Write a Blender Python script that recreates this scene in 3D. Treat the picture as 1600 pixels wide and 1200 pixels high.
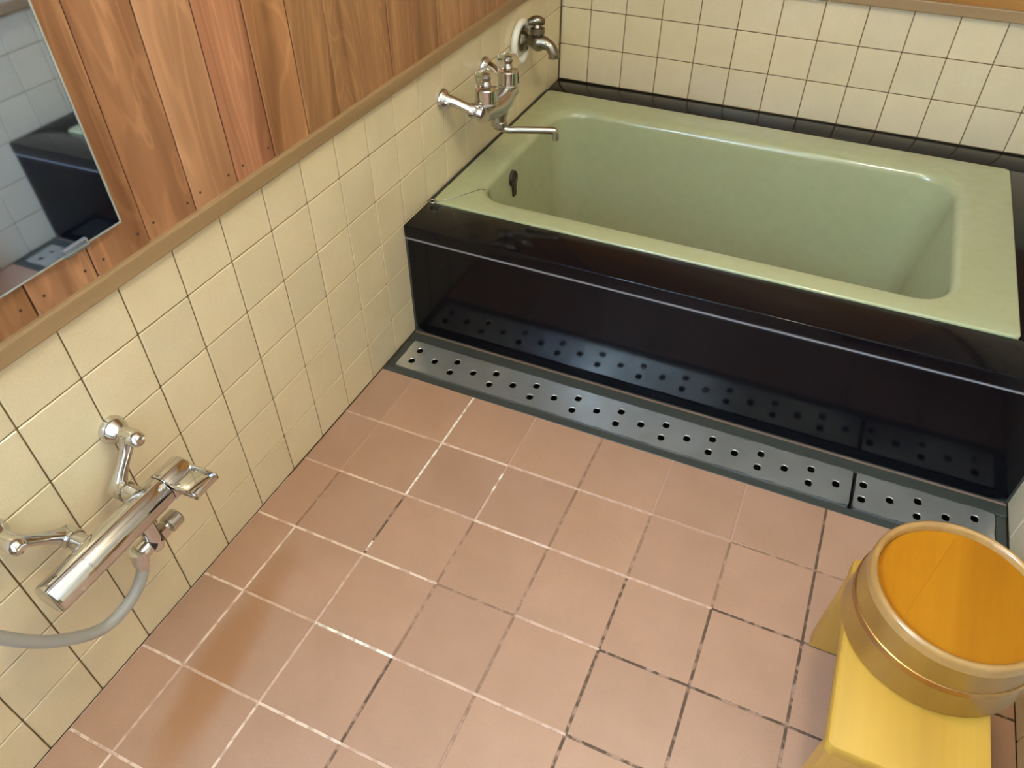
import bpy, bmesh, math, random
from mathutils import Vector, Matrix
random.seed(7)
S = bpy.context.scene
for o in list(bpy.data.objects): bpy.data.objects.remove(o)
COL = S.collection
PI = math.pi

# ------------------------------------------------------------------ camera
CAM = Vector((0.81679, -0.73652, 1.16351))
RIGHT = Vector((0.9112828, 0.4117766, -0.0019299))
DOWN = Vector((0.2781714, -0.6190498, -0.7344372))
FWD = Vector((-0.3036188, 0.6687432, -0.6786739))
cd = bpy.data.cameras.new('camera'); cam = bpy.data.objects.new('camera', cd); COL.objects.link(cam)
m = Matrix((RIGHT, -DOWN, -FWD)).transposed().to_4x4(); m.translation = CAM
cam.matrix_world = m
cd.sensor_width = 36; cd.lens = 36 * 1184.454 / 1600; cd.clip_start = 0.01
S.camera = cam
# ------------------------------------------------------------------ world, exposure
w = bpy.data.worlds.new('world'); S.world = w; w.use_nodes = True
w.node_tree.nodes['Background'].inputs[0].default_value = (0.5, 0.6, 0.8, 1)
w.node_tree.nodes['Background'].inputs[1].default_value = 0.3
S.view_settings.view_transform = 'Standard'; S.view_settings.look = 'None'
S.view_settings.gamma = 1; S.view_settings.use_curve_mapping = False
S.view_settings.exposure = 0.58
LAMP_POS = (0.93, 0.04, 1.74); LAMP_COL = (1.0, 0.895, 0.62); LAMP_STR = 88.0
WIN_COL = (0.50, 0.72, 1.0); WIN_STR = 68.0; DOOR_STR = 0.9
# ------------------------------------------------------------------ room constants
XR = 1.308; YB = 1.409; YN = -1.25; ZC = 2.2
ZRAIL = 0.585
ROWS = [0.585, 0.4952, 0.3952, 0.2952, 0.1952, 0.0952, 0.0]

# ------------------------------------------------------------------ materials
def mat(name):
    M = bpy.data.materials.new(name); M.use_nodes = True
    nt = M.node_tree; b = nt.nodes['Principled BSDF']
    return M, nt, b
def N(nt, t, **k):
    n = nt.nodes.new(t)
    for a, v in k.items():
        if a.startswith('_'): setattr(n, a[1:], v)
        else:
            n.inputs[a.replace('_', ' ')].default_value = v
    return n
def coords(nt, scale=(1, 1, 1), rnd=True, kind='Object'):
    tc = nt.nodes.new('ShaderNodeTexCoord'); mp = nt.nodes.new('ShaderNodeMapping')
    mp.inputs['Scale'].default_value = scale
    nt.links.new(tc.outputs[kind], mp.inputs['Vector'])
    if rnd:
        oi = nt.nodes.new('ShaderNodeObjectInfo')
        mu = nt.nodes.new('ShaderNodeMath'); mu.operation = 'MULTIPLY'; mu.inputs[1].default_value = 37.0
        cb = nt.nodes.new('ShaderNodeCombineXYZ')
        nt.links.new(oi.outputs['Random'], mu.inputs[0])
        for i in range(3): nt.links.new(mu.outputs[0], cb.inputs[i])
        nt.links.new(cb.outputs[0], mp.inputs['Location'])
    return mp.outputs[0]
def ramp(nt, fac, stops):
    r = nt.nodes.new('ShaderNodeValToRGB'); e = r.color_ramp.elements
    while len(e) < len(stops): e.new(0.5)
    for el, (p, c) in zip(e, stops): el.position = p; el.color = (*c, 1)
    nt.links.new(fac, r.inputs[0]); return r.outputs[0]
def mix(nt, a, b, fac, mode='MIX'):
    n = nt.nodes.new('ShaderNodeMix'); n.data_type = 'RGBA'; n.blend_type = mode
    for s, v in ((n.inputs[6], a), (n.inputs[7], b), (n.inputs[0], fac)):
        if isinstance(v, (int, float)): s.default_value = v
        elif isinstance(v, tuple): s.default_value = (*v, 1)
        else: nt.links.new(v, s)
    return n.outputs[2]
def bump(nt, b, h, strength, dist=0.001):
    n = nt.nodes.new('ShaderNodeBump'); n.inputs['Strength'].default_value = strength
    n.inputs['Distance'].default_value = dist
    nt.links.new(h, n.inputs['Height']); nt.links.new(n.outputs[0], b.inputs['Normal'])

def plain(name, col, rough=0.5, metal=0.0, **k):
    M, nt, b = mat(name)
    n = N(nt, 'ShaderNodeTexNoise', Scale=40.0, Detail=3.0)
    nt.links.new(coords(nt), n.inputs['Vector'])
    c = ramp(nt, n.outputs[0], [(0.3, tuple(x * 0.97 for x in col)), (0.7, tuple(min(1, x * 1.03) for x in col))])
    nt.links.new(c, b.inputs['Base Color'])
    b.inputs['Roughness'].default_value = rough; b.inputs['Metallic'].default_value = metal
    for a, v in k.items(): b.inputs[a.replace('_', ' ')].default_value = v
    return M
def tile_mat(name, c1, c2, rough, coat=0.0, var=0.1, bs=0.15, scale=14.0, streak=None):
    M, nt, b = mat(name)
    v = coords(nt)
    n = N(nt, 'ShaderNodeTexNoise', Scale=scale, Detail=4.0, Roughness=0.6); nt.links.new(v, n.inputs['Vector'])
    c = ramp(nt, n.outputs[0], [(0.3, c1), (0.7, c2)])
    oi = nt.nodes.new('ShaderNodeObjectInfo')
    g = ramp(nt, oi.outputs['Random'], [(0, (1 - var,) * 3), (1, (1 + var * 0.4, 1 + var * 0.3, 1.0))])
    c = mix(nt, c, g, 1.0, 'MULTIPLY')
    f = N(nt, 'ShaderNodeTexNoise', Scale=420.0, Detail=2.0); nt.links.new(v, f.inputs['Vector'])
    sp = ramp(nt, f.outputs[0], [(0.35, (0.965,) * 3), (0.65, (1.02,) * 3)])
    c = mix(nt, c, sp, 1.0, 'MULTIPLY')
    if streak:                                   # orange-brown streak with a soft ragged outline, fixed to the floor
        (cx, cy), (hx, hy), ang, col = streak
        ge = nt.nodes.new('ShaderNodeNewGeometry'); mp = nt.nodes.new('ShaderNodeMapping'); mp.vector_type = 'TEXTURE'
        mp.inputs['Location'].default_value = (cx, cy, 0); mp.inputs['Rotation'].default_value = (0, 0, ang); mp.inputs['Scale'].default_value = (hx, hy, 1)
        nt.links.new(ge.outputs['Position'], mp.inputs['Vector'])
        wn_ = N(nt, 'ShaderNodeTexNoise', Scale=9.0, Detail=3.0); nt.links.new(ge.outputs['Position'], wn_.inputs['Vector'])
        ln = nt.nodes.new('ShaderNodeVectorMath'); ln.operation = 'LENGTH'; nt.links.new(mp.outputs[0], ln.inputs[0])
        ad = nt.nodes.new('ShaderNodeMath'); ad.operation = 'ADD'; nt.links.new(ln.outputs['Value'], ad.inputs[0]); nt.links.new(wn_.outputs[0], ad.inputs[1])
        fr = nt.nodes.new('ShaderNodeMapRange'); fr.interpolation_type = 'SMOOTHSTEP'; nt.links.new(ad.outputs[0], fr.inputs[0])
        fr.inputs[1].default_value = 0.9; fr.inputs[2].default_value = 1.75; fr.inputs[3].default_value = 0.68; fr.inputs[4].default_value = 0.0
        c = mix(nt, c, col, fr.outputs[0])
    nt.links.new(c, b.inputs['Base Color'])
    b.inputs['Roughness'].default_value = rough; b.inputs['Coat Weight'].default_value = coat
    b.inputs['Coat Roughness'].default_value = 0.12
    f2 = N(nt, 'ShaderNodeTexNoise', Scale=30.0, Detail=2.0); nt.links.new(v, f2.inputs['Vector'])
    bump(nt, b, f2.outputs[0], bs, 0.002)
    return M
def wood_mat(name, dark, light, axis='z', rough=0.45, dens=1.0, use_color=False, coat=0.0, waves=0.6):
    M, nt, b = mat(name)
    st = {'x': (1.2, 22, 22), 'y': (22, 1.2, 22), 'z': (22, 22, 1.2)}[axis]
    v = coords(nt, tuple(s * dens for s in st))
    n = N(nt, 'ShaderNodeTexNoise', Scale=1.0, Detail=6.0, Roughness=0.62, Distortion=0.6); nt.links.new(v, n.inputs['Vector'])
    st2 = {'x': (0.5, 6, 6), 'y': (6, 0.5, 6), 'z': (6, 6, 0.75)}[axis]
    v2 = coords(nt, tuple(s * dens for s in st2))
    n2 = N(nt, 'ShaderNodeTexNoise', Scale=1.0, Detail=1.5, Distortion=0.3); nt.links.new(v2, n2.inputs['Vector'])
    mu = nt.nodes.new('ShaderNodeMath'); mu.operation = 'MULTIPLY'; mu.inputs[1].default_value = 26.0
    nt.links.new(n2.outputs[0], mu.inputs[0])
    si = nt.nodes.new('ShaderNodeMath'); si.operation = 'SINE'; nt.links.new(mu.outputs[0], si.inputs[0])
    ab = nt.nodes.new('ShaderNodeMapRange'); nt.links.new(si.outputs[0], ab.inputs[0])
    ab.inputs[1].default_value = -1; ab.inputs[2].default_value = 1
    mid = tuple((x + y) / 2 for x, y in zip(dark, light))
    c = ramp(nt, n.outputs[0], [(0.25, dark), (0.5, mid), (0.75, light)])
    rg = ramp(nt, ab.outputs[0], [(0.0, (1.06,) * 3), (0.75, (0.98, 0.96, 0.94)), (1.0, (1 - 0.3 * waves, 1 - 0.36 * waves, 1 - 0.42 * waves))])
    c = mix(nt, c, rg, 1.0, 'MULTIPLY')
    if use_color:
        v3 = coords(nt, (9, 9, 1.6))
        n3 = N(nt, 'ShaderNodeTexNoise', Scale=1.0, Detail=2.0, Distortion=2.2); nt.links.new(v3, n3.inputs['Vector'])
        m3 = nt.nodes.new('ShaderNodeMath'); m3.operation = 'MULTIPLY'; m3.inputs[1].default_value = 42.0; nt.links.new(n3.outputs[0], m3.inputs[0])
        s3 = nt.nodes.new('ShaderNodeMath'); s3.operation = 'SINE'; nt.links.new(m3.outputs[0], s3.inputs[0])
        g3 = ramp(nt, s3.outputs[0], [(0.0, (0.92, 0.90, 0.88)), (0.55, (1.0, 1.0, 1.0)), (0.95, (1.12, 1.12, 1.12))])
        c = mix(nt, c, g3, 1.0, 'MULTIPLY')
        pn = N(nt, 'ShaderNodeTexNoise', Scale=0.5, Detail=2.0); nt.links.new(v3, pn.inputs['Vector'])
        c = mix(nt, c, ramp(nt, pn.outputs[0], [(0.35, (0.86, 0.82, 0.80)), (0.65, (1.14, 1.16, 1.18))]), 1.0, 'MULTIPLY')
        oi = nt.nodes.new('ShaderNodeObjectInfo')
        c = mix(nt, c, oi.outputs['Color'], 1.0, 'MULTIPLY')
    nt.links.new(c, b.inputs['Base Color'])
    b.inputs['Roughness'].default_value = rough; b.inputs['Coat Weight'].default_value = coat; b.inputs['Coat Roughness'].default_value = 0.15
    bump(nt, b, n.outputs[0], 0.25, 0.001)
    return M

M_TILE = tile_mat('cream_glazed_tile', (0.76, 0.645, 0.415), (0.80, 0.685, 0.45), 0.3, 0.35, 0.05)
M_GROUT = plain('brown_grout', (0.17, 0.115, 0.05), 0.9)
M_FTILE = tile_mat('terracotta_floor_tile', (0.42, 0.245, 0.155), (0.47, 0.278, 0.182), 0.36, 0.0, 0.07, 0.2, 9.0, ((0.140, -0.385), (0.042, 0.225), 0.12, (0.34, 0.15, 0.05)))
M_FBED = plain('floor_mortar', (0.35, 0.22, 0.15), 0.9)
M_BOARD = wood_mat('cedar_board', (0.27, 0.14, 0.072), (0.46, 0.265, 0.15), 'z', 0.42, 1.0, True, 0.15, 1.0)
M_RAIL = wood_mat('pale_rail_wood', (0.29, 0.185, 0.085), (0.39, 0.255, 0.125), 'y', 0.5, 1.0, False, 0.0, 0.3)
M_RAILX = wood_mat('pale_rail_wood_back', (0.29, 0.185, 0.085), (0.39, 0.255, 0.125), 'x', 0.5, 1.0, False, 0.0, 0.3)
M_BACKW = wood_mat('amber_wood', (0.34, 0.15, 0.03), (0.46, 0.22, 0.05), 'x', 0.35, 1.0)
M_GAP = plain('dark_groove_wood', (0.05, 0.022, 0.01), 0.8)
M_TUB = plain('pale_green_enamel', (0.42, 0.455, 0.26), 0.22, 0.0, Coat_Weight=0.6, Coat_Roughness=0.08)
M_BLACK = plain('black_polished_stone', (0.004, 0.004, 0.006), 0.11, 0.0, Specular_IOR_Level=0.2)
M_DARK = plain('dark_caulk', (0.03, 0.032, 0.025), 0.6)
M_SEAM = plain('grey_seam', (0.24, 0.24, 0.25), 0.45)
M_CHROME = plain('chrome', (0.66, 0.655, 0.64), 0.07, 1.0)
M_CHROME2 = plain('dull_chrome', (0.55, 0.545, 0.51), 0.27, 1.0)
M_AGED = plain('aged_tap_metal', (0.30, 0.275, 0.215), 0.27, 1.0)
M_BLACKP = plain('black_plastic', (0.015, 0.015, 0.015), 0.35)
M_HOSE = plain('grey_hose_plastic', (0.36, 0.345, 0.30), 0.32)
M_WHITE = plain('white_plastic', (0.85, 0.84, 0.74), 0.35)
M_IVORY = plain('ivory_plastic', (0.55, 0.50, 0.35), 0.5)
M_GUTTER = plain('weathered_gutter', (0.05, 0.055, 0.047), 0.45)
M_HONEY = wood_mat('honey_wood', (0.42, 0.225, 0.024), (0.56, 0.335, 0.048), 'y', 0.5, 0.6, False, 0.0, 0.3)
M_HONEYZ = wood_mat('honey_wood_leg', (0.42, 0.22, 0.036), (0.55, 0.32, 0.065), 'z', 0.4, 0.6, False, 0.2, 0.25)
M_BUCKET = wood_mat('lacquered_bucket_wood', (0.21, 0.098, 0.012), (0.30, 0.15, 0.022), 'z', 0.32, 0.8, False, 0.45, 0.5)
M_BRIM = wood_mat('bucket_rim_wood', (0.31, 0.16, 0.042), (0.42, 0.24, 0.075), 'z', 0.3, 1.0, False, 0.8, 0.3)
M_BASE = wood_mat('amber_bucket_base', (0.31, 0.10, 0.001), (0.44, 0.18, 0.006), 'y', 0.5, 0.5, False, 0.0, 0.35)
M_BASE.node_tree.nodes['Principled BSDF'].inputs['Specular IOR Level'].default_value = 0.15
M_BRASS = plain('copper_hoop', (0.42, 0.25, 0.10), 0.25, 0.9)
M_NAIL = plain('dark_nail', (0.04, 0.025, 0.015), 0.6)
M_CEIL = plain('ceiling_board', (0.72, 0.70, 0.64), 0.7)
M_WALLN = plain('near_wall_wood', (0.50, 0.43, 0.33), 0.55)

def steel_mat():
    M, nt, b = mat('brushed_steel')
    v = coords(nt, (4, 260, 4), False)
    n = N(nt, 'ShaderNodeTexNoise', Scale=1.0, Detail=4.0); nt.links.new(v, n.inputs['Vector'])
    v2 = coords(nt, (9, 9, 9), False)
    n2 = N(nt, 'ShaderNodeTexNoise', Scale=1.0, Detail=4.0); nt.links.new(v2, n2.inputs['Vector'])
    c = ramp(nt, n2.outputs[0], [(0.3, (0.52, 0.52, 0.48)), (0.7, (0.66, 0.66, 0.62))])
    nt.links.new(c, b.inputs['Base Color']); b.inputs['Metallic'].default_value = 0.72
    r = nt.nodes.new('ShaderNodeMapRange'); nt.links.new(n.outputs[0], r.inputs[0])
    r.inputs[3].default_value = 0.16; r.inputs[4].default_value = 0.26
    nt.links.new(r.outputs[0], b.inputs['Roughness'])
    bump(nt, b, n.outputs[0], 0.2, 0.0006)
    return M
M_STEEL = steel_mat()
def emis(name, col, s):
    M, nt, b = mat(name)
    n = N(nt, 'ShaderNodeTexNoise', Scale=120.0); nt.links.new(coords(nt, rnd=False), n.inputs['Vector'])
    c = ramp(nt, n.outputs[0], [(0.3, tuple(x * 0.96 for x in col)), (0.7, col)])
    b.inputs['Base Color'].default_value = (0.8, 0.8, 0.8, 1)
    nt.links.new(c, b.inputs['Emission Color']); b.inputs['Emission Strength'].default_value = s
    return M
M_LAMP = emis('lit_globe', LAMP_COL, LAMP_STR)
M_PANE = emis('daylit_frosted_pane', WIN_COL, WIN_STR)
M_DOOR = emis('daylit_frosted_door_glass', (0.66, 0.79, 1.0), DOOR_STR)
def glassy(name, col, rough, trans, ior=1.49):
    M, nt, b = mat(name)
    n = N(nt, 'ShaderNodeTexNoise', Scale=60.0); nt.links.new(coords(nt), n.inputs['Vector'])
    c = ramp(nt, n.outputs[0], [(0.3, col), (0.7, tuple(min(1, x * 1.02) for x in col))])
    nt.links.new(c, b.inputs['Base Color'])
    b.inputs['Roughness'].default_value = rough; b.inputs['Transmission Weight'].default_value = trans; b.inputs['IOR'].default_value = ior
    return M
M_ACRYL = glassy('clear_acrylic', (0.98, 0.97, 0.95), 0.12, 1.0, 1.22)
M_CLIP = glassy('clear_clip', (0.85, 0.92, 0.92), 0.1, 0.9)
def mirror_mat():
    M, nt, b = mat('aged_mirror')
    n = N(nt, 'ShaderNodeTexNoise', Scale=5.0, Detail=3.0); nt.links.new(coords(nt), n.inputs['Vector'])
    c = ramp(nt, n.outputs[0], [(0.3, (0.53, 0.65, 0.92)), (0.7, (0.57, 0.69, 0.96))])
    nt.links.new(c, b.inputs['Base Color']); b.inputs['Metallic'].default_value = 1.0; b.inputs['Roughness'].default_value = 0.03
    return M
M_MIRROR = mirror_mat()
M_MEDGE = plain('mirror_edge', (0.42, 0.46, 0.43), 0.25, 0.3)
def grout_attr_mat():
    M, nt, b = mat('floor_grout')
    at = nt.nodes.new('ShaderNodeVertexColor'); at.layer_name = 'tone'
    n = N(nt, 'ShaderNodeTexNoise', Scale=55.0, Detail=3.0); nt.links.new(coords(nt, rnd=False), n.inputs['Vector'])
    f = nt.nodes.new('ShaderNodeMapRange'); nt.links.new(n.outputs[0], f.inputs[0])
    f.inputs[1].default_value = 0.48; f.inputs[2].default_value = 0.60; f.inputs[4].default_value = 0.75
    c = mix(nt, at.outputs['Color'], (0.47, 0.285, 0.195), f.outputs[0])
    nt.links.new(c, b.inputs['Base Color']); b.inputs['Roughness'].default_value = 0.8
    return M
M_FGROUT = grout_attr_mat()

# ------------------------------------------------------------------ helpers
def link(name, me, parent=None):
    o = bpy.data.objects.new(name, me); COL.objects.link(o)
    if parent is not None: o.parent = parent
    return o
def wloc(o):
    v = Vector((0, 0, 0))
    while o is not None: v += o.location; o = o.parent
    return v
def finish(bm, name, M, smooth=None):
    bmesh.ops.recalc_face_normals(bm, faces=bm.faces)
    me = bpy.data.meshes.new(name); bm.to_mesh(me); bm.free()
    me.materials.append(M)
    if smooth is not None:
        me.shade_smooth()
        if smooth < 180: me.set_sharp_from_angle(angle=math.radians(smooth))
    return me
def obj(name, bm, M, parent=None, smooth=None):
    """mesh given in world coordinates -> object; children are stored relative to their parent's place"""
    if parent is not None:
        bmesh.ops.translate(bm, verts=bm.verts, vec=-wloc(parent))
    return link(name, finish(bm, name, M, smooth), parent)
def tag(o, label, cat, group=None):
    o['label'] = label; o['category'] = cat
    if group: o['group'] = group
    return o
def thing(name, loc, label, cat, group=None):
    o = bpy.data.objects.new(name, None); COL.objects.link(o); o.location = loc; o.empty_display_size = 0.05
    return tag(o, label, cat, group)
def struct(o): o['kind'] = 'structure'; return o

def box(bm, a, b, bev=0.0, seg=2):
    vs = [bm.verts.new((x, y, z)) for x in (a[0], b[0]) for y in (a[1], b[1]) for z in (a[2], b[2])]
    fs = []
    for q in ((0, 1, 3, 2), (4, 6, 7, 5), (0, 4, 5, 1), (2, 3, 7, 6), (0, 2, 6, 4), (1, 5, 7, 3)):
        fs.append(bm.faces.new([vs[i] for i in q]))
    if bev > 0:
        es = list({e for f in fs for e in f.edges})
        bmesh.ops.bevel(bm, geom=es, offset=bev, segments=seg, profile=0.5, affect='EDGES')
    return bm
def BX(a, b, bev=0.0, seg=2): return box(bmesh.new(), a, b, bev, seg)
def frame_of(d):
    d = Vector(d).normalized(); u = d.orthogonal().normalized(); return u, d.cross(u), d
def ringpts(c, u, v, r, n, ph=0): return [Vector(c) + r * (math.cos(ph + 2 * PI * i / n) * u + math.sin(ph + 2 * PI * i / n) * v) for i in range(n)]
def loft(bm, rings, cap0=True, cap1=True, closed=True):
    vr = [[bm.verts.new(p) for p in r] for r in rings]
    n = len(vr[0])
    for a, b in zip(vr, vr[1:]):
        for i in range(n if closed else n - 1):
            j = (i + 1) % n
            bm.faces.new((a[i], a[j], b[j], b[i]))
    if cap0: bm.faces.new(vr[0])
    if cap1: bm.faces.new(vr[-1])
    return bm
def turn(bm, p, d, prof, n=24, ph=0, cap0=True, cap1=True):
    """profile [(distance along d, radius)] turned around the axis p + t d"""
    u, v, d = frame_of(d)
    return loft(bm, [ringpts(Vector(p) + d * t, u, v, max(r, 1e-5), n, ph) for t, r in prof], cap0, cap1)
def TURN(p, d, prof, n=24, ph=0): return turn(bmesh.new(), p, d, prof, n, ph)
def smoothpath(pts, k=8):
    P = [Vector(p) for p in pts]; out = []
    Q = [2 * P[0] - P[1]] + P + [2 * P[-1] - P[-2]]
    for i in range(1, len(Q) - 2):
        for s in range(k):
            t = s / k; a, b, c, d = Q[i - 1:i + 3]
            out.append(0.5 * (2 * b + (c - a) * t + (2 * a - 5 * b + 4 * c - d) * t * t + (3 * b - 3 * c + d - a) * t ** 3))
    out.append(P[-1]); return out
def tube(bm, pts, r, n=12, k=8, caps=True, sm=True):
    P = smoothpath(pts, k) if sm else [Vector(p) for p in pts]
    R = r if callable(r) else (lambda t: r)
    rings = []; u = None
    for i, p in enumerate(P):
        d = (P[min(i + 1, len(P) - 1)] - P[max(i - 1, 0)]).normalized()
        u = d.orthogonal().normalized() if u is None else (u - d * u.dot(d)).normalized()
        rings.append(ringpts(p, u, d.cross(u), R(i / (len(P) - 1)), n))
    return loft(bm, rings, caps, caps)
def TUBE(*a, **k): return tube(bmesh.new(), *a, **k)
def rrect(x0, x1, y0, y1, r, z, n=8):
    out = []
    for cx, cy, a0 in ((x1 - r, y1 - r, 0), (x0 + r, y1 - r, PI / 2), (x0 + r, y0 + r, PI), (x1 - r, y0 + r, 1.5 * PI)):
        for i in range(n + 1):
            a = a0 + PI / 2 * i / n; out.append(Vector((cx + r * math.cos(a), cy + r * math.sin(a), z)))
    return out

# ------------------------------------------------------------------ room shell
G = 0.0011      # half joint width
TT = 0.006      # tile thickness proud of the bed
tile_cache = {}
def tile_mesh(sx, sy, sz, M, bev):
    k = (round(sx, 4), round(sy, 4), round(sz, 4), M.name)
    if k not in tile_cache:
        tile_cache[k] = finish(BX((-sx / 2, -sy / 2, -sz / 2), (sx / 2, sy / 2, sz / 2), bev, 1), 'tile', M)
    return tile_cache[k]
def tile(parent, c, s, M, bev=0.0012, jit=0.0):
    o = link('tile', tile_mesh(*s, M, bev), parent); o.location = c
    if jit: o.rotation_euler = (random.uniform(-jit, jit), random.uniform(-jit, jit), 0)
    return o

wl = struct(obj('wall_left', BX((-0.10, YN, -0.1), (-0.0025, YB + 0.1, ZC)), M_GROUT))
cols = [k * 0.1 for k in range(-13, 15)] + [YB]
for a, b in zip(cols, cols[1:]):
    a = max(a, YN)
    if b - a < 0.02: continue
    for t, l in zip(ROWS, ROWS[1:]):
        if a > 0.45 and t < 0.29: continue
        if a < -0.85: continue
        top = t + (0.012 if t == ROWS[0] else -G)
        e = G if b == YB else 0
        tile(wl, (-TT / 2, (a + b + e) / 2, (top + l + G) / 2), (TT, b - a - 2 * G + e, top - l - G), M_TILE)
wb = struct(obj('wall_back', BX((-0.1, YB + 0.0025, -0.1), (XR + 0.1, YB + 0.10, ZC)), M_GROUT))
bc = [0.0] + [0.0873 + 0.1013 * i for i in range(13)]
bc = [x for x in bc if x < XR - 0.03] + [XR]
for a, b in zip(bc, bc[1:]):
    for t, l in zip(ROWS[:3], ROWS[1:4]):
        top = t + (0.012 if t == ROWS[0] else -G)
        e = G * 0.6 if a == 0 else 0
        tile(wb, ((a + b - e) / 2, YB + TT / 2, (top + l + G) / 2), (b - a - 2 * G + e, TT, top - l - G), M_TILE)
wr = struct(obj('wall_right', BX((XR + 0.0025, YN, -0.1), (XR + 0.1, YB + 0.1, ZC)), M_GROUT))
for a, b in zip(cols, cols[1:]):
    a = max(a, YN)
    if b - a < 0.02: continue
    for t, l in zip(ROWS, ROWS[1:]):
        if a > 0.45 and t < 0.29: continue
        if a < -0.65: continue
        top = t + (0.012 if t == ROWS[0] else -G)
        tile(wr, (XR + TT / 2, (a + b) / 2, (top + l + G) / 2), (TT, b - a - 2 * G, top - l - G), M_TILE)
wn = struct(obj('wall_near', BX((-0.1, YN - 0.1, -0.1), (XR + 0.1, YN, ZC)), M_WALLN))
ce = struct(obj('ceiling', BX((-0.1, YN - 0.1, ZC), (XR + 0.1, YB + 0.1, ZC + 0.06)), M_CEIL))

# timber boarding on the left wall
BW = 0.0907
tints = {-3: (1.08, 1.0, 0.9), -2: (1.10, 1.0, 0.88), -1: (1.14, 1.02, 0.9), 0: (1.2, 1.12, 1.02), 1: (1.02, 0.80, 0.74), 2: (0.98, 0.82, 0.62)}
kb = range(-9, 16)
for k in kb:
    y0 = 0.048 + BW * (k - 1); y1 = min(y0 + BW, YB)
    if y1 - y0 < 0.02 or y1 < YN: continue
    off = random.choice((0.0, 0.0005, 0.001))
    b = link('board', finish(BX((-0.004, -(y1 - y0) / 2 + 0.0009, 0), (0.008 + off, (y1 - y0) / 2 - 0.0009, ZC - 0.612), 0.0016, 1), 'board', M_BOARD), wl)
    b.location = (0, (y0 + y1) / 2, 0.606)
    f = random.uniform(0.86, 1.04)
    t = tints.get(k, (0.98 * f, 0.88 * f, 0.66 * f)); b.color = (*t, 1)
    if k <= 1:
        for s in (-1, 1):
            nl = link('nail', finish(TURN((0, 0, 0), (1, 0, 0), [(0, 0.0019), (0.0006, 0.0019), (0.0008, 0.0012)], 10), 'nail', M_NAIL), b)
            nl.location = (0.008 + off - 0.0002, s * (BW / 2 - 0.014 + random.uniform(-.003, .003)), 0.024 + random.uniform(-.003, .003))
t1 = struct(obj('trim_1', BX((-0.002, YN, ZRAIL), (0.016, YB - 0.001, ZRAIL + 0.0265), 0.003, 2), M_RAIL))
t2 = struct(obj('trim_2', BX((0.014, YB - 0.016, ZRAIL + 0.008), (XR, YB + 0.002, ZRAIL + 0.0345), 0.003, 2), M_RAILX))
for i in range(5):
    z0 = ZRAIL + 0.032 + 0.31 * i
    b = link('board', finish(BX((0.006, -0.008, 0.001), (XR - 0.001, 0.002, min(0.309, ZC - z0)), 0.0015, 1), 'board', M_BACKW), wb)
    b.location = (0, YB, z0)
t3 = struct(obj('trim_3', BX((XR - 0.016, YN, ZRAIL), (XR + 0.002, YB - 0.017, ZRAIL + 0.0265), 0.003, 2), M_RAIL))
b = link('panelling', finish(BX((XR - 0.008, YN, 0.606), (XR + 0.004, YB, ZC)), 'panelling', M_WALLN), wr)

# window in the left wall behind the photographer: two frosted panes full of daylight
wi = struct(bpy.data.objects.new('window_1', None)); COL.objects.link(wi); wi.location = (0.012, -0.985, 1.12)
bm = bmesh.new()
for a, b in (((-1.205, 1.12), (-0.765, 1.16)), ((-1.205, 1.76), (-0.765, 1.80)), ((-1.205, 1.16), (-1.175, 1.76)), ((-0.795, 1.16), (-0.765, 1.76)), ((-1.0, 1.16), (-0.97, 1.76))):
    box(bm, (0.0085, a[0], a[1]), (0.034, b[0], b[1]))
obj('window_frame', bm, M_RAIL, wi)
for a, b in ((-1.175, -1.0), (-0.97, -0.795)): obj('pane', BX((0.0095, a, 1.16), (0.016, b, 1.76)), M_PANE, wi)

# frosted door behind the photographer, lit by the daylight of the next room
do = struct(bpy.data.objects.new('door_1', None)); COL.objects.link(do); do.location = (0.36, YN, 0.0)
bm = bmesh.new()
for a, b in (((0.05, 0.0), (0.67, 0.25)), ((0.05, 1.80), (0.67, 1.88)), ((0.05, 0.25), (0.10, 1.80)), ((0.62, 0.25), (0.67, 1.80))):
    box(bm, (a[0], YN, a[1]), (b[0], YN + 0.035, b[1]))
obj('door_frame', bm, M_CHROME2, do)
obj('pane', BX((0.10, YN + 0.008, 0.25), (0.62, YN + 0.016, 1.80)), M_DOOR, do)
obj('handle', BX((0.63, YN + 0.0355, 0.95), (0.65, YN + 0.055, 1.08), 0.003, 2), M_CHROME, do)

# ------------------------------------------------------------------ floor
YG0 = 0.336                      # where the tiles stop at the gutter
fl = struct(obj('floor', BX((-0.1, YN - 0.1, -0.16), (XR + 0.1, YB, -0.10)), M_FBED))
bm = BX((0.0, YN, -0.10), (XR, YG0, -0.004)); obj('mortar_bed', bm, M_FBED, fl)
bm = BX((0.0, 0.475, -0.10), (XR, 0.62, -0.004)); obj('mortar_bed', bm, M_FBED, fl)
QX, QY, FX0, FY0 = 0.15097, 0.15042, 0.08622, 0.18487
fx = [0.0] + [FX0 + QX * i for i in range(8)] + [XR]
fy = [YG0] + [FY0 - QY * j for j in range(10)]
GH = 0.0019
for i in range(len(fx) - 1):
    for j in range(len(fy) - 1):
        y1, y0 = fy[j], fy[j + 1]; x0, x1 = fx[i], fx[i + 1]
        if y0 < YN: continue
        a = 0.0006 if i == 0 else GH; b = 0.0 if i == len(fx) - 2 else GH
        tile(fl, ((x0 + a + x1 - b) / 2, (y0 + y1) / 2 + (GH / 2 if j == 0 else 0) - 0.0, -0.004), (x1 - x0 - a - b, y1 - y0 - (GH if j == 0 else 2 * GH), 0.008), M_FTILE, 0.0012)
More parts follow.
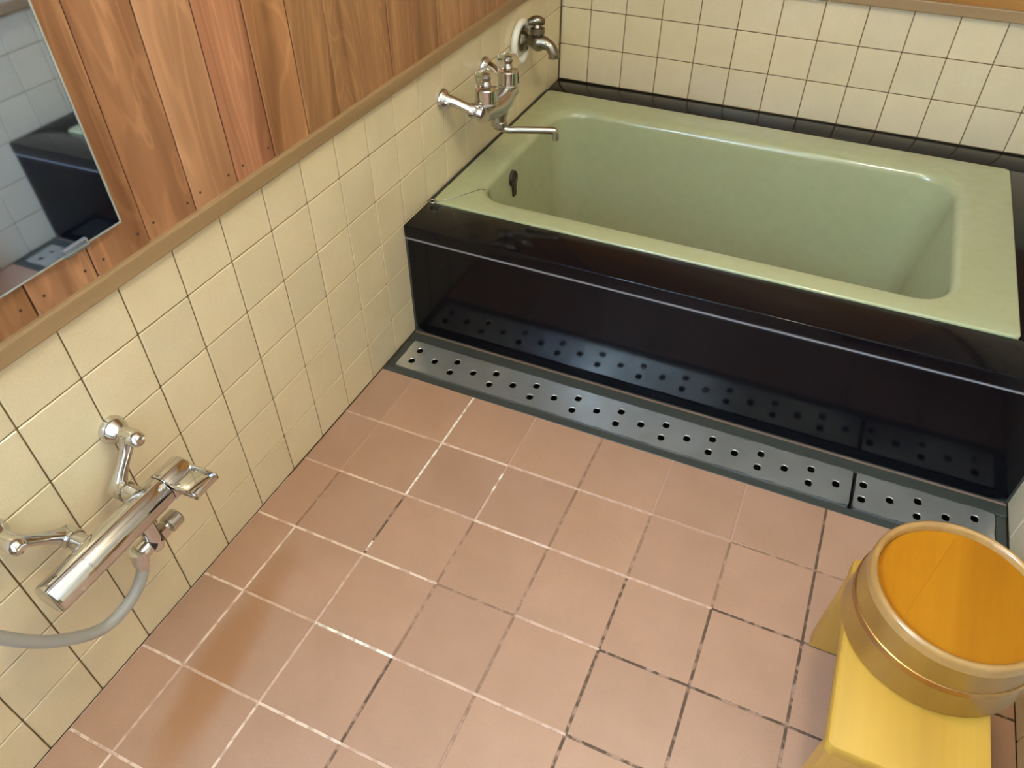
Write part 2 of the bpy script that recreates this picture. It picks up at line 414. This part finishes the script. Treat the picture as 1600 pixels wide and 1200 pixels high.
# grout: one strip per tile side with its own tone (white lime, pink, dark dirt)
Wt, Pk, Lt, Dk, Md, Fa = (0.95, 0.90, 0.80), (0.62, 0.42, 0.31), (0.78, 0.60, 0.47), (0.10, 0.06, 0.035), (0.26, 0.15, 0.09), (0.47, 0.285, 0.195)
colt = {1: [Fa, Fa, Md, Lt, Lt, Pk, Lt], 2: [Wt, Wt, Dk, Pk, Pk, Lt], 3: [Fa, Pk, Md, Md, Dk, Dk], 4: [Md, Md, Md, Md, Md, Md], 5: [Fa, Md, Dk, Dk, Dk, Dk], 6: [Fa, Md, Dk, Dk, Dk, Dk], 7: [Dk] * 6, 8: [Dk] * 6}
rowt = {1: [Pk, Pk, Lt, Pk, Pk, Fa, Md, Md, Md], 2: [Pk, Lt, Pk, Lt, Pk, Pk, Dk, Dk, Dk], 3: [Lt, Lt, Lt, Md, Pk, Dk, Dk, Dk, Dk], 4: [Lt, Pk, Wt, Pk, Pk, Dk, Dk, Dk, Dk], 5: [Lt, Pk, Lt, Pk, Dk, Dk, Dk, Dk, Dk], 6: [Lt, Lt, Pk, Pk, Md, Dk, Dk, Dk, Dk]}
def grout(name, quads, zg=-0.0009):
    bm = bmesh.new(); cl = bm.loops.layers.float_color.new('tone')
    for (x0, y0, x1, y1), c in quads:
        n = 6
        lng_x = (x1 - x0) > (y1 - y0)
        for q in range(n):
            if lng_x: a = (x0 + (x1 - x0) * q / n, y0, x0 + (x1 - x0) * (q + 1) / n, y1)
            else: a = (x0, y0 + (y1 - y0) * q / n, x1, y0 + (y1 - y0) * (q + 1) / n)
            f = bm.faces.new([bm.verts.new(p) for p in ((a[0], a[1], zg), (a[2], a[1], zg), (a[2], a[3], zg), (a[0], a[3], zg))])
            for l in f.loops: l[cl] = (*c, 1)
    o = obj(name, bm, M_FGROUT, fl); o['kind'] = 'stuff'
qs = []
for i in range(1, 9):
    for j in range(len(fy) - 1):
        if fy[j + 1] < YN: continue
        c = colt[i][min(j, len(colt[i]) - 1)]
        qs.append(((fx[i] - GH - 0.0004, fy[j + 1], fx[i] + GH + 0.0004, fy[j]), c))
grout('grout', qs)
grout('lime_patch', [((fx[2] - GH, -0.108, fx[2] + GH, -0.084), Wt), ((fx[3] - GH, 0.112, fx[3] + GH, 0.126), Wt), ((fx[3] - GH, 0.142, fx[3] + GH, 0.160), Wt), ((fx[1] - GH, -0.158, fx[1] + GH, -0.130), Wt)], -0.0006)
qs = []
for j in range(1, len(fy) - 1):
    for i in range(len(fx) - 1):
        t = rowt.get(j, rowt[6])
        qs.append(((fx[i], fy[j] - GH - 0.0004, fx[i + 1], fy[j] + GH + 0.0004), t[min(i, len(t) - 1)]))
qs.append(((0.0, -1.2, 0.0012, -0.02), Lt))
grout('grout', qs, -0.0008)

# ------------------------------------------------------------------ gutter and the two perforated grates
gu = thing('drain_gutter', (0.65, 0.40, -0.06), 'dark weathered gutter frame running along the foot of the tub', 'gutter')
obj('trough', BX((0.0, YG0, -0.075), (XR, 0.475, -0.07)), M_DARK, gu)
obj('front_sill', BX((0.0, YG0 + 0.0005, -0.07), (XR, 0.357, -0.0015), 0.002, 1), M_GUTTER, gu)
obj('rear_sill', BX((0.0, 0.456, -0.07), (XR, 0.487, -0.0008), 0.002, 1), M_GUTTER, gu)
obj('end_sill', BX((0.001, 0.3575, -0.07), (0.019, 0.4555, -0.0018), 0.002, 1), M_GUTTER, gu)
obj('end_sill', BX((XR - 0.022, 0.3575, -0.07), (XR - 0.001, 0.4555, -0.0018), 0.002, 1), M_GUTTER, gu)
def hole_cell(bm, x0, x1, y0, y1, hx, hy, rx, ry, z, th):
    n = 16
    hole = []; rim = []; out = []
    for i in range(n):
        a = 2 * PI * (i + 0.5) / n
        ca, sa = math.cos(a), math.sin(a)
        e = 0.75                                       # slightly squarish hole
        px = hx + rx * math.copysign(abs(ca) ** e, ca); py = hy + ry * math.copysign(abs(sa) ** e, sa)
        hole.append((px, py)); rim.append((hx + (px - hx) * 1.14, hy + (py - hy) * 1.14))
        tx = ((x1 - hx) if ca > 0 else (hx - x0)) / max(abs(ca), 1e-6); ty = ((y1 - hy) if sa > 0 else (hy - y0)) / max(abs(sa), 1e-6)
        t = min(tx, ty); out.append((hx + ca * t, hy + sa * t))
    V = lambda L, zz: [bm.verts.new((p[0], p[1], zz)) for p in L]
    vo, vr, vh, vb = V(out, z), V(rim, z + 0.0001), V(hole, z - 0.0008), V(hole, z - th)
    for A, B in ((vo, vr), (vr, vh), (vh, vb)):
        for i in range(n):
            j = (i + 1) % n; bm.faces.new((A[i], A[j], B[j], B[i]))
    for cx, cy in ((x0, y0), (x1, y0), (x1, y1), (x0, y1)):          # corner triangles
        near = sorted(range(n), key=lambda i: (out[i][0] - cx) ** 2 + (out[i][1] - cy) ** 2)
        sx = [i for i in range(n) if abs(out[i][1] - cy) < 1e-9]; sy = [i for i in range(n) if abs(out[i][0] - cx) < 1e-9]
        if sx and sy:
            a = min(sx, key=lambda i: abs(out[i][0] - cx)); b = min(sy, key=lambda i: abs(out[i][1] - cy))
            if a != b: bm.faces.new((vo[a], vo[b], bm.verts.new((cx, cy, z))))
def grate(xa, xb, label):
    g = thing('drain_grate', ((xa + xb) / 2, 0.406, 0), label, 'drain grate', 'perforated steel grates over the gutter')
    bm = bmesh.new(); y0, y1, z, th = 0.3585, 0.4545, 0.0012, 0.0016
    k = round(xa / 0.05 + 0.3); cuts = []
    xs = [x for x in [0.05 * i for i in range(1, 27)] if xa + 0.006 < x < xb - 0.006]
    ed = [xa] + [(p + q) / 2 for p, q in zip(xs, xs[1:])] + [xb]
    for x, a, b in zip(xs, ed, ed[1:]):
        if round(x / 0.05) % 2 == 1:
            hole_cell(bm, a, b, y0, 0.406, x, 0.3865, 0.0068, 0.0080, z, th); hole_cell(bm, a, b, 0.406, y1, x, 0.4255, 0.0068, 0.0080, z, th)
        else: hole_cell(bm, a, b, y0, y1, x, 0.406, 0.0068, 0.0080, z, th)
    obj('perforated_plate', bm, M_STEEL, g)
    bm = bmesh.new()
    for (p, q) in (((xa, y0), (xb, y0 + 0.0015)), ((xa, y1 - 0.0015), (xb, y1)), ((xa, y0), (xa + 0.0015, y1)), ((xb - 0.0015, y0), (xb, y1))):
        box(bm, (p[0], p[1], -0.02), (q[0], q[1], z))
    obj('folded_edge', bm, M_STEEL, g)
grate(0.020, 1.0285, 'long perforated stainless steel drain grate at the foot of the black tub')
grate(1.0355, XR - 0.023, 'short perforated stainless steel drain grate beside the wooden bucket')

# ------------------------------------------------------------------ tub surround
ZT = 0.2955; YP = 0.488
su = thing('tub_surround', (0.65, 0.9, 0.0), 'glossy black stone surround and front panel enclosing the pale green bathtub', 'tub surround')
obj('front_slab', BX((0.0005, YP - 0.001, 0.2655), (XR - 0.0005, 0.601, ZT), 0.0035, 3), M_BLACK, su, 40)
obj('back_slab', BX((0.0005, 1.309, 0.2655), (XR - 0.0005, YB - 0.0005, ZT), 0.002, 2), M_BLACK, su, 40)
obj('side_slab', BX((1.2155, 0.602, 0.2655), (XR - 0.0005, 1.308, ZT), 0.002, 2), M_BLACK, su, 40)
obj('edge_strip', BX((0.0005, 0.602, 0.27), (0.0075, 1.308, ZT + 0.001)), M_DARK, su)
bm = bmesh.new()
pts = []
x0, x1, z0, z1, r = 0.006, XR - 0.005, 0.004, 0.2605, 0.028
for cx, cz, a0, rr in ((x1 - r, z0 + r, -PI / 2, r), (x1 - 0.002, z1 - 0.002, 0, 0.002), (x0 + 0.002, z1 - 0.002, PI / 2, 0.002), (x0 + r, z0 + r, PI, r)):
    for i in range(7):
        a = a0 + PI / 2 * i / 6; pts.append((cx + rr * math.cos(a), cz + rr * math.sin(a)))
loft(bm, [[Vector((x, YP + 0.02, z)) for x, z in pts], [Vector((x, YP + 0.002, z)) for x, z in pts],
          [Vector((x + (0.002 if x < 0.6 else -0.002), YP, z + (0.0016 if z < 0.1 else -0.0016))) for x, z in pts]])
obj('front_panel', bm, M_BLACK, su, 30)
obj('seam', BX((0.002, YP - 0.0002, 0.2615), (XR - 0.002, YP + 0.015, 0.2652)), M_SEAM, su)
obj('backing', BX((0.0005, YP + 0.021, 0.0), (XR - 0.0005, 0.60, 0.2645)), M_DARK, su)
bm = bmesh.new()
box(bm, (0.0, YP + 0.003, -0.001), (0.0058, YP + 0.02, 0.265)); box(bm, (XR - 0.0048, YP + 0.003, -0.001), (XR, YP + 0.02, 0.265)); box(bm, (0.0, YP + 0.004, -0.001), (XR, YP + 0.02, 0.0038))
obj('caulk', bm, M_GUTTER, su)

# ------------------------------------------------------------------ bathtub
ZR = 0.2985
tb = thing('bathtub', (0.61, 0.95, -0.26), 'pale green enamel bathtub sunk in the black surround', 'bathtub')
L = [rrect(0.010, 1.2135, 0.604, 1.3065, 0.012, 0.272), rrect(0.008, 1.2150, 0.602, 1.308, 0.012, ZR - 0.003), rrect(0.0095, 1.2135, 0.6035, 1.3065, 0.012, ZR - 0.0008), rrect(0.012, 1.211, 0.606, 1.304, 0.012, ZR)]
ox0, ox1, oy0, oy1 = 0.068, 1.120, 0.648, 1.226
L += [rrect(ox0 - 0.014, ox1 + 0.014, oy0 - 0.012, oy1 + 0.014, 0.085, ZR + 0.0006)]
rr = 0.022
for i in range(1, 8):
    a = PI / 2 * i / 7; d = rr * math.sin(a) ; h = rr * (1 - math.cos(a))
    L.append(rrect(ox0 + d, ox1 - d, oy0 + d * 0.85, oy1 - d, 0.085, ZR + 0.0004 - h))
bx0, bx1, by0, by1, zb = ox0 + 0.062, ox1 - 0.085, oy0 + 0.05, oy1 - 0.055, -0.225
t0 = (ox0 + rr, ox1 - rr, oy0 + rr * .85, oy1 - rr, 0.085, ZR - rr)
for i in range(1, 7):
    t = i / 6; L.append(rrect(*[p + (q - p) * t for p, q in zip(t0, (bx0, bx1, by0, by1, 0.08, zb + 0.06))]))
for i in range(1, 6):
    a = PI / 2 * i / 5; d = 0.06 * (1 - math.cos(a)); L.append(rrect(bx0 + d, bx1 - d, by0 + d, by1 - d, 0.08 - d * 0.4, zb + 0.06 - 0.06 * math.sin(a)))
bm = loft(bmesh.new(), L, False, True)
obj('shell', bm, M_TUB, tb, 50)
# overflow fitting in the left end wall
M_FIT = plain('dark_fitting', (0.06, 0.05, 0.035), 0.35, 0.6)
of = obj('overflow_fitting', TURN((0.086, 0.865, 0.246), (1, 0, 0.1), [(0, 0.022), (0.009, 0.022), (0.013, 0.019), (0.0135, 0.013), (0.010, 0.011)], 20), M_FIT, tb, 35)
obj('overflow_opening', TURN((0.0965, 0.865, 0.247), (1, 0, 0.1), [(0, 0.0108), (0.0015, 0.0108)], 16), M_BLACKP, of)
obj('bracket', BX((0.094, 0.855, 0.200), (0.101, 0.873, 0.228), 0.001, 1), M_FIT, of)
# plug chain lying from the slab corner over the rim
pc = obj('plug_chain', TUBE([(0.022, 0.601, ZR + 0.0012), (0.05, 0.632, ZR + 0.0012), (0.078, 0.676, ZR + 0.0008), (0.094, 0.705, ZR - 0.006), (0.108, 0.722, ZR - 0.06)], 0.0010, 6, 6), M_CHROME2, tb, 60)
pc['label'] = 'thin grey plug chain across the corner of the rim'
bm = bmesh.new(); tube(bm, [(0.016 + 0.0075 * math.cos(a * PI / 8), 0.596 + 0.0075 * math.sin(a * PI / 8), ZR + 0.0026) for a in range(17)], 0.0016, 8, 1, True, False)
obj('ring', bm, M_CHROME2, pc, 60)

# ------------------------------------------------------------------ shower mixer on the left wall
sm = thing('shower_mixer', (0, -0.40, 0.40), 'chrome thermostatic bar shower mixer on the cream tiled wall', 'shower mixer')
BXX, BZ = 0.085, 0.331
for wy, iy in ((-0.297, -0.342), (-0.492, -0.432)):
    f = obj('wall_flange', TURN((0, wy, 0.398), (1, 0, 0), [(0, 0.021), (0.004, 0.0215), (0.012, 0.019), (0.019, 0.013), (0.024, 0.011)], 24), M_CHROME, sm, 40)
    obj('elbow', TURN((0.018, wy, 0.398), (1, 0, 0), [(0, 0.011), (0.022, 0.0125), (0.026, 0.0125), (0.034, 0.011), (0.038, 0.007), (0.037, 0.004)], 20), M_CHROME, sm, 40)
    d = Vector((0, iy - wy, BZ + 0.006 - 0.398)); 
    obj('crank_arm', TUBE([(0.034, wy, 0.402), (0.033, wy + d.y * .3, 0.398 + d.z * .3), (0.031, wy + d.y * .7, 0.398 + d.z * .7), (0.031, iy, BZ + 0.004)], lambda t: 0.0125 - 0.004 * math.sin(PI * min(1, t * 1.05)), 16, 6), M_CHROME, sm, 60)
    obj('union_nut', TURN((0.022, iy, BZ + 0.003), (1, 0, 0), [(0, 0.010), (0.003, 0.0145), (0.014, 0.0155), (0.024, 0.0150), (0.025, 0.0125), (0.045, 0.0125)], 24), M_CHROME, sm, 35)
RB = 0.0235
body = obj('bar_body', TURN((BXX, -0.512, BZ), (0, 1, 0), [(0, RB - 0.004), (0.002, RB - 0.001), (0.006, RB), (0.055, RB), (0.0555, RB - 0.0006), (0.057, RB - 0.0006), (0.0575, RB), (0.192, RB), (0.194, RB - 0.001)], 40), M_CHROME, sm, 35)
cap = obj('temperature_handle', TURN((BXX, -0.3165, BZ), (0, 1, 0), [(0, RB - 0.0015), (0.0015, RB + 0.0005), (0.041, RB + 0.0005), (0.045, RB - 0.002), (0.046, RB - 0.006)], 40), M_CHROME, sm, 35)
bm = bmesh.new()
box(bm, (BXX + 0.012, -0.3155, BZ + 0.006), (BXX + 0.062, -0.272, BZ + 0.012), 0.0015, 2)
obj('paddle', bm, M_CHROME, cap, 35)
bm = bmesh.new()
for y in (-0.3165, -0.2755): box(bm, (BXX + 0.010, y, BZ + 0.006), (BXX + 0.0645, y + 0.0045, BZ + 0.0165), 0.0018, 2)
box(bm, (BXX + 0.060, -0.3165, BZ + 0.006), (BXX + 0.0645, -0.271, BZ + 0.0155), 0.0018, 2)
obj('paddle_rim', bm, M_CHROME, cap, 35)
obj('button', TURN((BXX + 0.014, -0.324, BZ + RB - 0.006), (0.5, 0, 1), [(0, 0.005), (0.003, 0.005), (0.0045, 0.0035)], 16), M_CHROME, sm, 35)
# stop valve and hose outlet under the bar
obj('outlet_stub', TURN((BXX, -0.362, BZ - 0.018), (0, 0, -1), [(0, 0.012), (0.042, 0.012), (0.05, 0.013), (0.06, 0.011)], 20), M_CHROME, sm, 35)
VZ = BZ - 0.063
obj('valve_body', TURN((BXX, -0.388, VZ), (0, 1, 0), [(0, 0.011), (0.006, 0.0125), (0.014, 0.0125), (0.016, 0.010)], 20), M_CHROME, sm, 35)
obj('black_collar', TURN((BXX, -0.374, VZ), (0, 1, 0), [(0, 0.0118), (0.018, 0.0118), (0.019, 0.009)], 20), M_BLACKP, sm, 35)
obj('hex_nut', TURN((BXX, -0.352, VZ), (0, 1, 0), [(0, 0.0135), (0.011, 0.0135)], 6), M_CHROME, sm)
obj('stop_knob', TURN((BXX, -0.341, VZ), (0, 1, 0), [(0, 0.008), (0.006, 0.008), (0.007, 0.0135), (0.026, 0.0135), (0.028, 0.012)], 24), M_CHROME2, sm, 35)
obj('hose_nut', TURN((BXX, -0.390, VZ + 0.008), (0.0, -0.10, -1), [(0, 0.011), (0.010, 0.0115), (0.022, 0.0115), (0.024, 0.0095), (0.032, 0.0095)], 20), M_CHROME, sm, 35)
ho = obj('shower_hose', TUBE([(0.085, -0.391, VZ - 0.012), (0.0835, -0.398, VZ - 0.035), (0.081, -0.416, VZ - 0.055), (0.079, -0.444, VZ - 0.066), (0.077, -0.478, VZ - 0.063), (0.076, -0.513, VZ - 0.032), (0.074, -0.550, VZ + 0.02), (0.07, -0.59, VZ + 0.11), (0.06, -0.66, VZ + 0.30), (0.05, -0.715, VZ + 0.52), (0.045, -0.735, 0.92), (0.028, -0.738, 0.955), (0.012, -0.738, 0.962)], 0.0086, 14, 8), M_HOSE, sm, 60)
obj('hose_bracket', TURN((0.0085, -0.738, 0.962), (1, 0, -0.15), [(0, 0.022), (0.004, 0.022), (0.010, 0.014), (0.018, 0.0125), (0.02, 0.010)], 20), M_CHROME, sm, 35)
ho['label'] = 'grey plastic hose looping down'

# ------------------------------------------------------------------ bath mixer over the tub
bmx = thing('bath_mixer', (0, 0.79, 0.49), 'two-handle chrome bath mixer with clear knobs and a long spout over the tub', 'faucet')
MX, MZ = 0.088, 0.468
for wy, iy in ((0.694, 0.708), (0.905, 0.875)):
    obj('wall_flange', TURN((0, wy, 0.497), (1, 0, 0), [(0, 0.023), (0.003, 0.0235), (0.010, 0.020), (0.016, 0.013), (0.020, 0.011)], 24), M_CHROME, bmx, 40)
    obj('inlet_leg', TUBE([(0.014, wy, 0.497), (0.03, wy + (iy - wy) * .15, 0.494), (0.058, wy + (iy - wy) * .6, 0.483), (0.076, iy, 0.474)], lambda t: 0.0140 - 0.003 * math.sin(PI * t), 16, 6), M_CHROME, bmx, 60)
    obj('leg_cap', TURN((0.012, wy - 0.004, 0.493), (0.35, -0.9, -0.2), [(0, 0.010), (0.013, 0.0105), (0.016, 0.008), (0.0155, 0.004)], 18), M_CHROME2, bmx, 40)
    s = 1 if wy < 0.8 else -1
    obj('union_nut', TURN((0.060, iy - 0.003 * s, 0.4795), (0.9, 0.22 * s, -0.25), [(0, 0.012), (0.002, 0.0155), (0.012, 0.0165), (0.018, 0.0150), (0.020, 0.013), (0.03, 0.013)], 24), M_CHROME, bmx, 35)
# body: a tube between the two inlets sweeping into the spout socket
bm = bmesh.new()
tube(bm, [(MX, 0.712, MZ), (MX, 0.74, MZ), (MX + 0.004, 0.775, MZ - 0.004), (MX + 0.004, 0.81, MZ - 0.004), (MX, 0.845, MZ), (MX, 0.872, MZ)], lambda t: 0.0185 + 0.006 * math.sin(PI * t), 24, 6)
obj('body', bm, M_CHROME2, bmx, 60)
obj('spout_socket', TURN((MX + 0.004, 0.793, MZ - 0.012), (0, 0, -1), [(0, 0.023), (0.014, 0.021), (0.022, 0.0175), (0.030, 0.0165), (0.032, 0.0185), (0.042, 0.0185), (0.044, 0.015), (0.05, 0.012)], 24), M_CHROME2, bmx, 35)
for i, hy in enumerate((0.738, 0.852)):
    hb = obj('handle_base', TURN((MX, hy, MZ + 0.012), (0, 0, 1), [(0, 0.018), (0.004, 0.0265), (0.008, 0.0275), (0.011, 0.0265), (0.012, 0.0245), (0.038, 0.0245), (0.040, 0.023)], 28), M_CHROME, bmx, 35)
    kn = bmesh.new()
    u, v = Vector((1, 0, 0)), Vector((0, 1, 0)); rings = []
    for h, r in ((0.0405, 0.0225), (0.046, 0.0250), (0.066, 0.0250), (0.070, 0.023), (0.0715, 0.017)):
        rings.append([Vector((MX, hy, MZ + 0.012 + h)) + (r * (1 + 0.06 * math.cos(6 * 2 * PI * q / 36))) * (math.cos(2 * PI * q / 36) * u + math.sin(2 * PI * q / 36) * v) for q in range(36)])
    loft(kn, rings)
    k = obj('clear_knob', kn, M_ACRYL, bmx, 35)
    obj('spindle', TURN((MX, hy, MZ + 0.055), (0, 0, 1), [(0, 0.007), (0.004, 0.009), (0.012, 0.006), (0.020, 0.009), (0.0225, 0.008)], 18), M_CHROME2, k, 35)
sp0 = Vector((MX + 0.004, 0.793, 0.412))
tip = Vector((0.214, 0.840, 0.404)); dr = (tip - sp0); dr.z = 0; dr.normalize()
obj('spout', TUBE([sp0 + Vector((0, 0, 0.012)), sp0 + Vector((0, 0, 0.0)) + dr * 0.004, sp0 + dr * 0.016 + Vector((0, 0, -0.008)), sp0 + dr * 0.05 + Vector((0, 0, -0.008)), tip - dr * 0.012, tip + Vector((0, 0, -0.004)) - dr * 0.002, tip + Vector((0, 0, -0.022))], 0.0082, 16, 8), M_CHROME2, bmx, 60)

# ------------------------------------------------------------------ single bib tap
bt = thing('bib_tap', (0, 1.106, 0.494), 'small aged metal tap with white round flange in the corner above the tub', 'faucet')
TP = Vector((0, 1.106, 0.492))
obj('backplate', TURN(TP, (1, 0, 0), [(0, 0.044), (0.006, 0.043)], 36), M_IVORY, bt, 40)
rp = [(0.009, TP.y + 0.045 * math.cos(a * PI / 16), TP.z + 0.047 * math.sin(a * PI / 16)) for a in range(33)]
obj('flange_ring', TUBE(rp, 0.0088, 12, 1, True, sm=False), M_WHITE, bt, 60)
T2 = TP + Vector((0, 0.016, 0.0))
obj('base_nut', TURN(T2 + Vector((0.005, 0, 0)), (1, 0, 0), [(0, 0.030), (0.006, 0.030), (0.014, 0.024), (0.018, 0.016)], 8), M_AGED, bt, 30)
obj('tap_body', TUBE([T2 + Vector((0.014, 0, 0)), T2 + Vector((0.030, 0, 0)), T2 + Vector((0.046, 0, -0.001)), T2 + Vector((0.064, 0, 0.0)), T2 + Vector((0.080, 0, -0.005)), T2 + Vector((0.091, 0, -0.019)), T2 + Vector((0.093, 0, -0.033))], lambda t: 0.0150 + 0.006 * math.exp(-((t - 0.36) / 0.13) ** 2) - 0.001 * (t > .6), 18, 8), M_AGED, bt, 60)
obj('bonnet', TURN(T2 + Vector((0.046, 0, 0.012)), (0, 0, 1), [(0, 0.014), (0.007, 0.0155), (0.010, 0.0195), (0.022, 0.0195), (0.025, 0.012), (0.031, 0.009)], 8), M_AGED, bt, 30)
hd = bmesh.new()
tube(hd, [T2 + Vector((0.024, -0.010, 0.047)), T2 + Vector((0.034, -0.004, 0.050)), T2 + Vector((0.043, 0, 0.051)), T2 + Vector((0.052, 0.004, 0.050)), T2 + Vector((0.060, 0.010, 0.047))], lambda t: 0.0075 + 0.0050 * math.sin(PI * t), 12, 5)
obj('tap_handle', hd, M_AGED, bt, 60)

# ------------------------------------------------------------------ mirror with its clip
mi = thing('wall_mirror', (0.023, -0.40, 0.669), 'large frameless rectangular mirror fixed on the timber boards', 'mirror')
MY0, MY1, MZ0, MZ1 = -0.66, -0.177, 0.669, 1.085
obj('glass', BX((0.0182, MY0, MZ0), (0.0230, MY1, MZ1), 0.0008, 1), M_MIRROR, mi)
bm = bmesh.new()
box(bm, (0.0180, MY0 - 0.0022, MZ0 - 0.0026), (0.0226, MY1 + 0.0022, MZ0 - 0.0002)); box(bm, (0.0180, MY1 + 0.0002, MZ0), (0.0226, MY1 + 0.0028, MZ1))
obj('bevelled_edge', bm, M_MEDGE, mi)
for cy in (-0.246, -0.58):
    obj('clip', BX((0.0120, cy - 0.018, MZ0 - 0.005), (0.0262, cy + 0.018, MZ0 + 0.007), 0.0012, 1), M_CLIP, mi)
mi.rotation_euler = (0, -0.0195, 0)          # leans out slightly at its lower edge

# ------------------------------------------------------------------ stool and bucket
st = thing('bath_stool', (1.098, -0.088, 0), 'low pale wooden bath stool standing on the terracotta floor', 'stool')
SX0, SX1, SY0, SY1, SZ = 1.007, 1.189, -0.236, 0.059, 0.22
bm = loft(bmesh.new(), [rrect(SX0 + .002, SX1 - .002, SY0 + .002, SY1 - .002, 0.010, SZ - 0.024, 5), rrect(SX0, SX1, SY0, SY1, 0.011, SZ - 0.021, 5), rrect(SX0, SX1, SY0, SY1, 0.011, SZ - 0.004, 5), rrect(SX0 + .0012, SX1 - .0012, SY0 + .0012, SY1 - .0012, 0.010, SZ - 0.0012, 5), rrect(SX0 + .004, SX1 - .004, SY0 + .004, SY1 - .004, 0.008, SZ, 5)])
obj('seat', bm, M_HONEY, st, 35)
def leg_board(ya, yb, splay):
    bm = bmesh.new(); zt = SZ - 0.024; s = 0.004
    prof = [(SX0 - s, 0.0005), (SX0 + 0.048, 0.0005)]
    for i in range(9):
        a = PI - PI * i / 8; prof.append(((SX0 + SX1) / 2 + 0.042 * math.cos(a), 0.0005 + 0.035 + 0.02 * math.sin(a)))
    prof += [(SX1 - 0.048, 0.0005), (SX1 + s, 0.0005), (SX1 - 0.004, zt), (SX0 + 0.004, zt)]
    sh = lambda z: splay * (1 - z / zt)
    loft(bm, [[Vector((x, ya + sh(z), z)) for x, z in prof], [Vector((x, yb + sh(z), z)) for x, z in prof]])
    obj('leg', bm, M_HONEYZ, st)
leg_board(SY1 - 0.028, SY1 - 0.004, 0.002); leg_board(SY0 + 0.004, SY0 + 0.028, -0.004)
obj('stretcher', BX((1.09, SY0 + 0.028, 0.10), (1.106, SY1 - 0.028, 0.14), 0.002, 1), M_HONEYZ, st)

bk = thing('wash_bucket', (1.115, -0.025, SZ), 'lacquered wooden wash bucket turned upside down on the bath stool', 'bucket')
bc_ = Vector((1.115, -0.025, SZ))
RB0, RB1, HB = 0.117, 0.108, 0.106
rad = lambda h: RB0 + (RB1 - RB0) * h / HB
prof = [(0.001, RB0 - 0.011), (0.0004, RB0 - 0.008), (0.0004, RB0 - 0.003), (0.003, RB0)]
prof += [(h, rad(h)) for h in (0.02, 0.04, 0.06, 0.08, HB - 0.016)]
obj('staves', turn(bmesh.new(), bc_, (0, 0, 1), prof + [(HB - 0.016, RB1 - 0.012), (0.001, RB0 - 0.011)], 64, 0, False, False), M_BUCKET, bk, 40)
prof = [(HB - 0.0158, rad(HB - .0158)), (HB - 0.006, RB1 + 0.0004), (HB - 0.0018, RB1 - 0.0008), (HB, RB1 - 0.0035), (HB - 0.0004, RB1 - 0.0065), (HB - 0.003, RB1 - 0.0092), (HB - 0.018, RB1 - 0.0105)]
obj('rim', turn(bmesh.new(), bc_, (0, 0, 1), prof, 64, 0, False, False), M_BRIM, bk, 60)
# the bottom: two boards meeting in a joint, set a little below the rim
RD = RB1 - 0.0103; jd = Vector((0.34, 0.94, 0)).normalized(); jn = Vector((jd.y, -jd.x, 0)); joff = -0.036
def segment(sgn):
    bm = bmesh.new(); half = math.acos(abs(joff) / RD) if True else 0
    lo, hi = (joff + 0.00005, RD) if sgn > 0 else (-RD, joff - 0.00005)
    pts = []
    for i in range(97):
        a = 2 * PI * i / 96; v = jn * (RD * math.cos(a)) + jd * (RD * math.sin(a)); c = min(max(RD * math.cos(a), lo), hi)
        if abs(c - RD * math.cos(a)) > 1e-9:
            y = math.copysign(math.sqrt(RD * RD - c * c), math.sin(a)); v = jn * c + jd * y
        if not pts or (pts[-1] - v).length > 1e-4: pts.append(v)
    if (pts[0] - pts[-1]).length < 1e-4: pts.pop()
    z1 = HB - 0.0105 - (0.0008 if sgn < 0 else 0)
    loft(bm, [[bc_ + p + Vector((0, 0, HB - 0.022)) for p in pts], [bc_ + p + Vector((0, 0, z1 - 0.0008)) for p in pts], [bc_ + p * 0.996 + Vector((0, 0, z1)) for p in pts]])
    return bm
for sg in (1, -1):
    o = obj('base_board', segment(sg), M_BASE, bk, 30)

prof = [(0.046, rad(.046) + 0.0002), (0.0465, rad(.046) + 0.0016), (0.0555, rad(.055) + 0.0016), (0.056, rad(.056) + 0.0002)]
obj('hoop', turn(bmesh.new(), bc_, (0, 0, 1), prof, 64, 0, False, False), M_BRASS, bk, 40)

# ------------------------------------------------------------------ wall lamp high on the right wall
la = thing('wall_lamp', (XR - 0.008, LAMP_POS[1], LAMP_POS[2]), 'glowing globe lamp high on the right wall', 'lamp')
lp = Vector(LAMP_POS)
obj('lamp_base', TURN((XR - 0.0075, lp.y, lp.z), (-1, 0, 0), [(0, 0.045), (0.012, 0.045), (0.02, 0.02), (XR - lp.x - 0.09, 0.016), (XR - lp.x - 0.07, 0.03)], 24), M_WHITE, la, 40)
bm = bmesh.new(); bmesh.ops.create_uvsphere(bm, u_segments=24, v_segments=14, radius=0.07); bmesh.ops.translate(bm, verts=bm.verts, vec=lp)
obj('globe', bm, M_LAMP, la, 180)
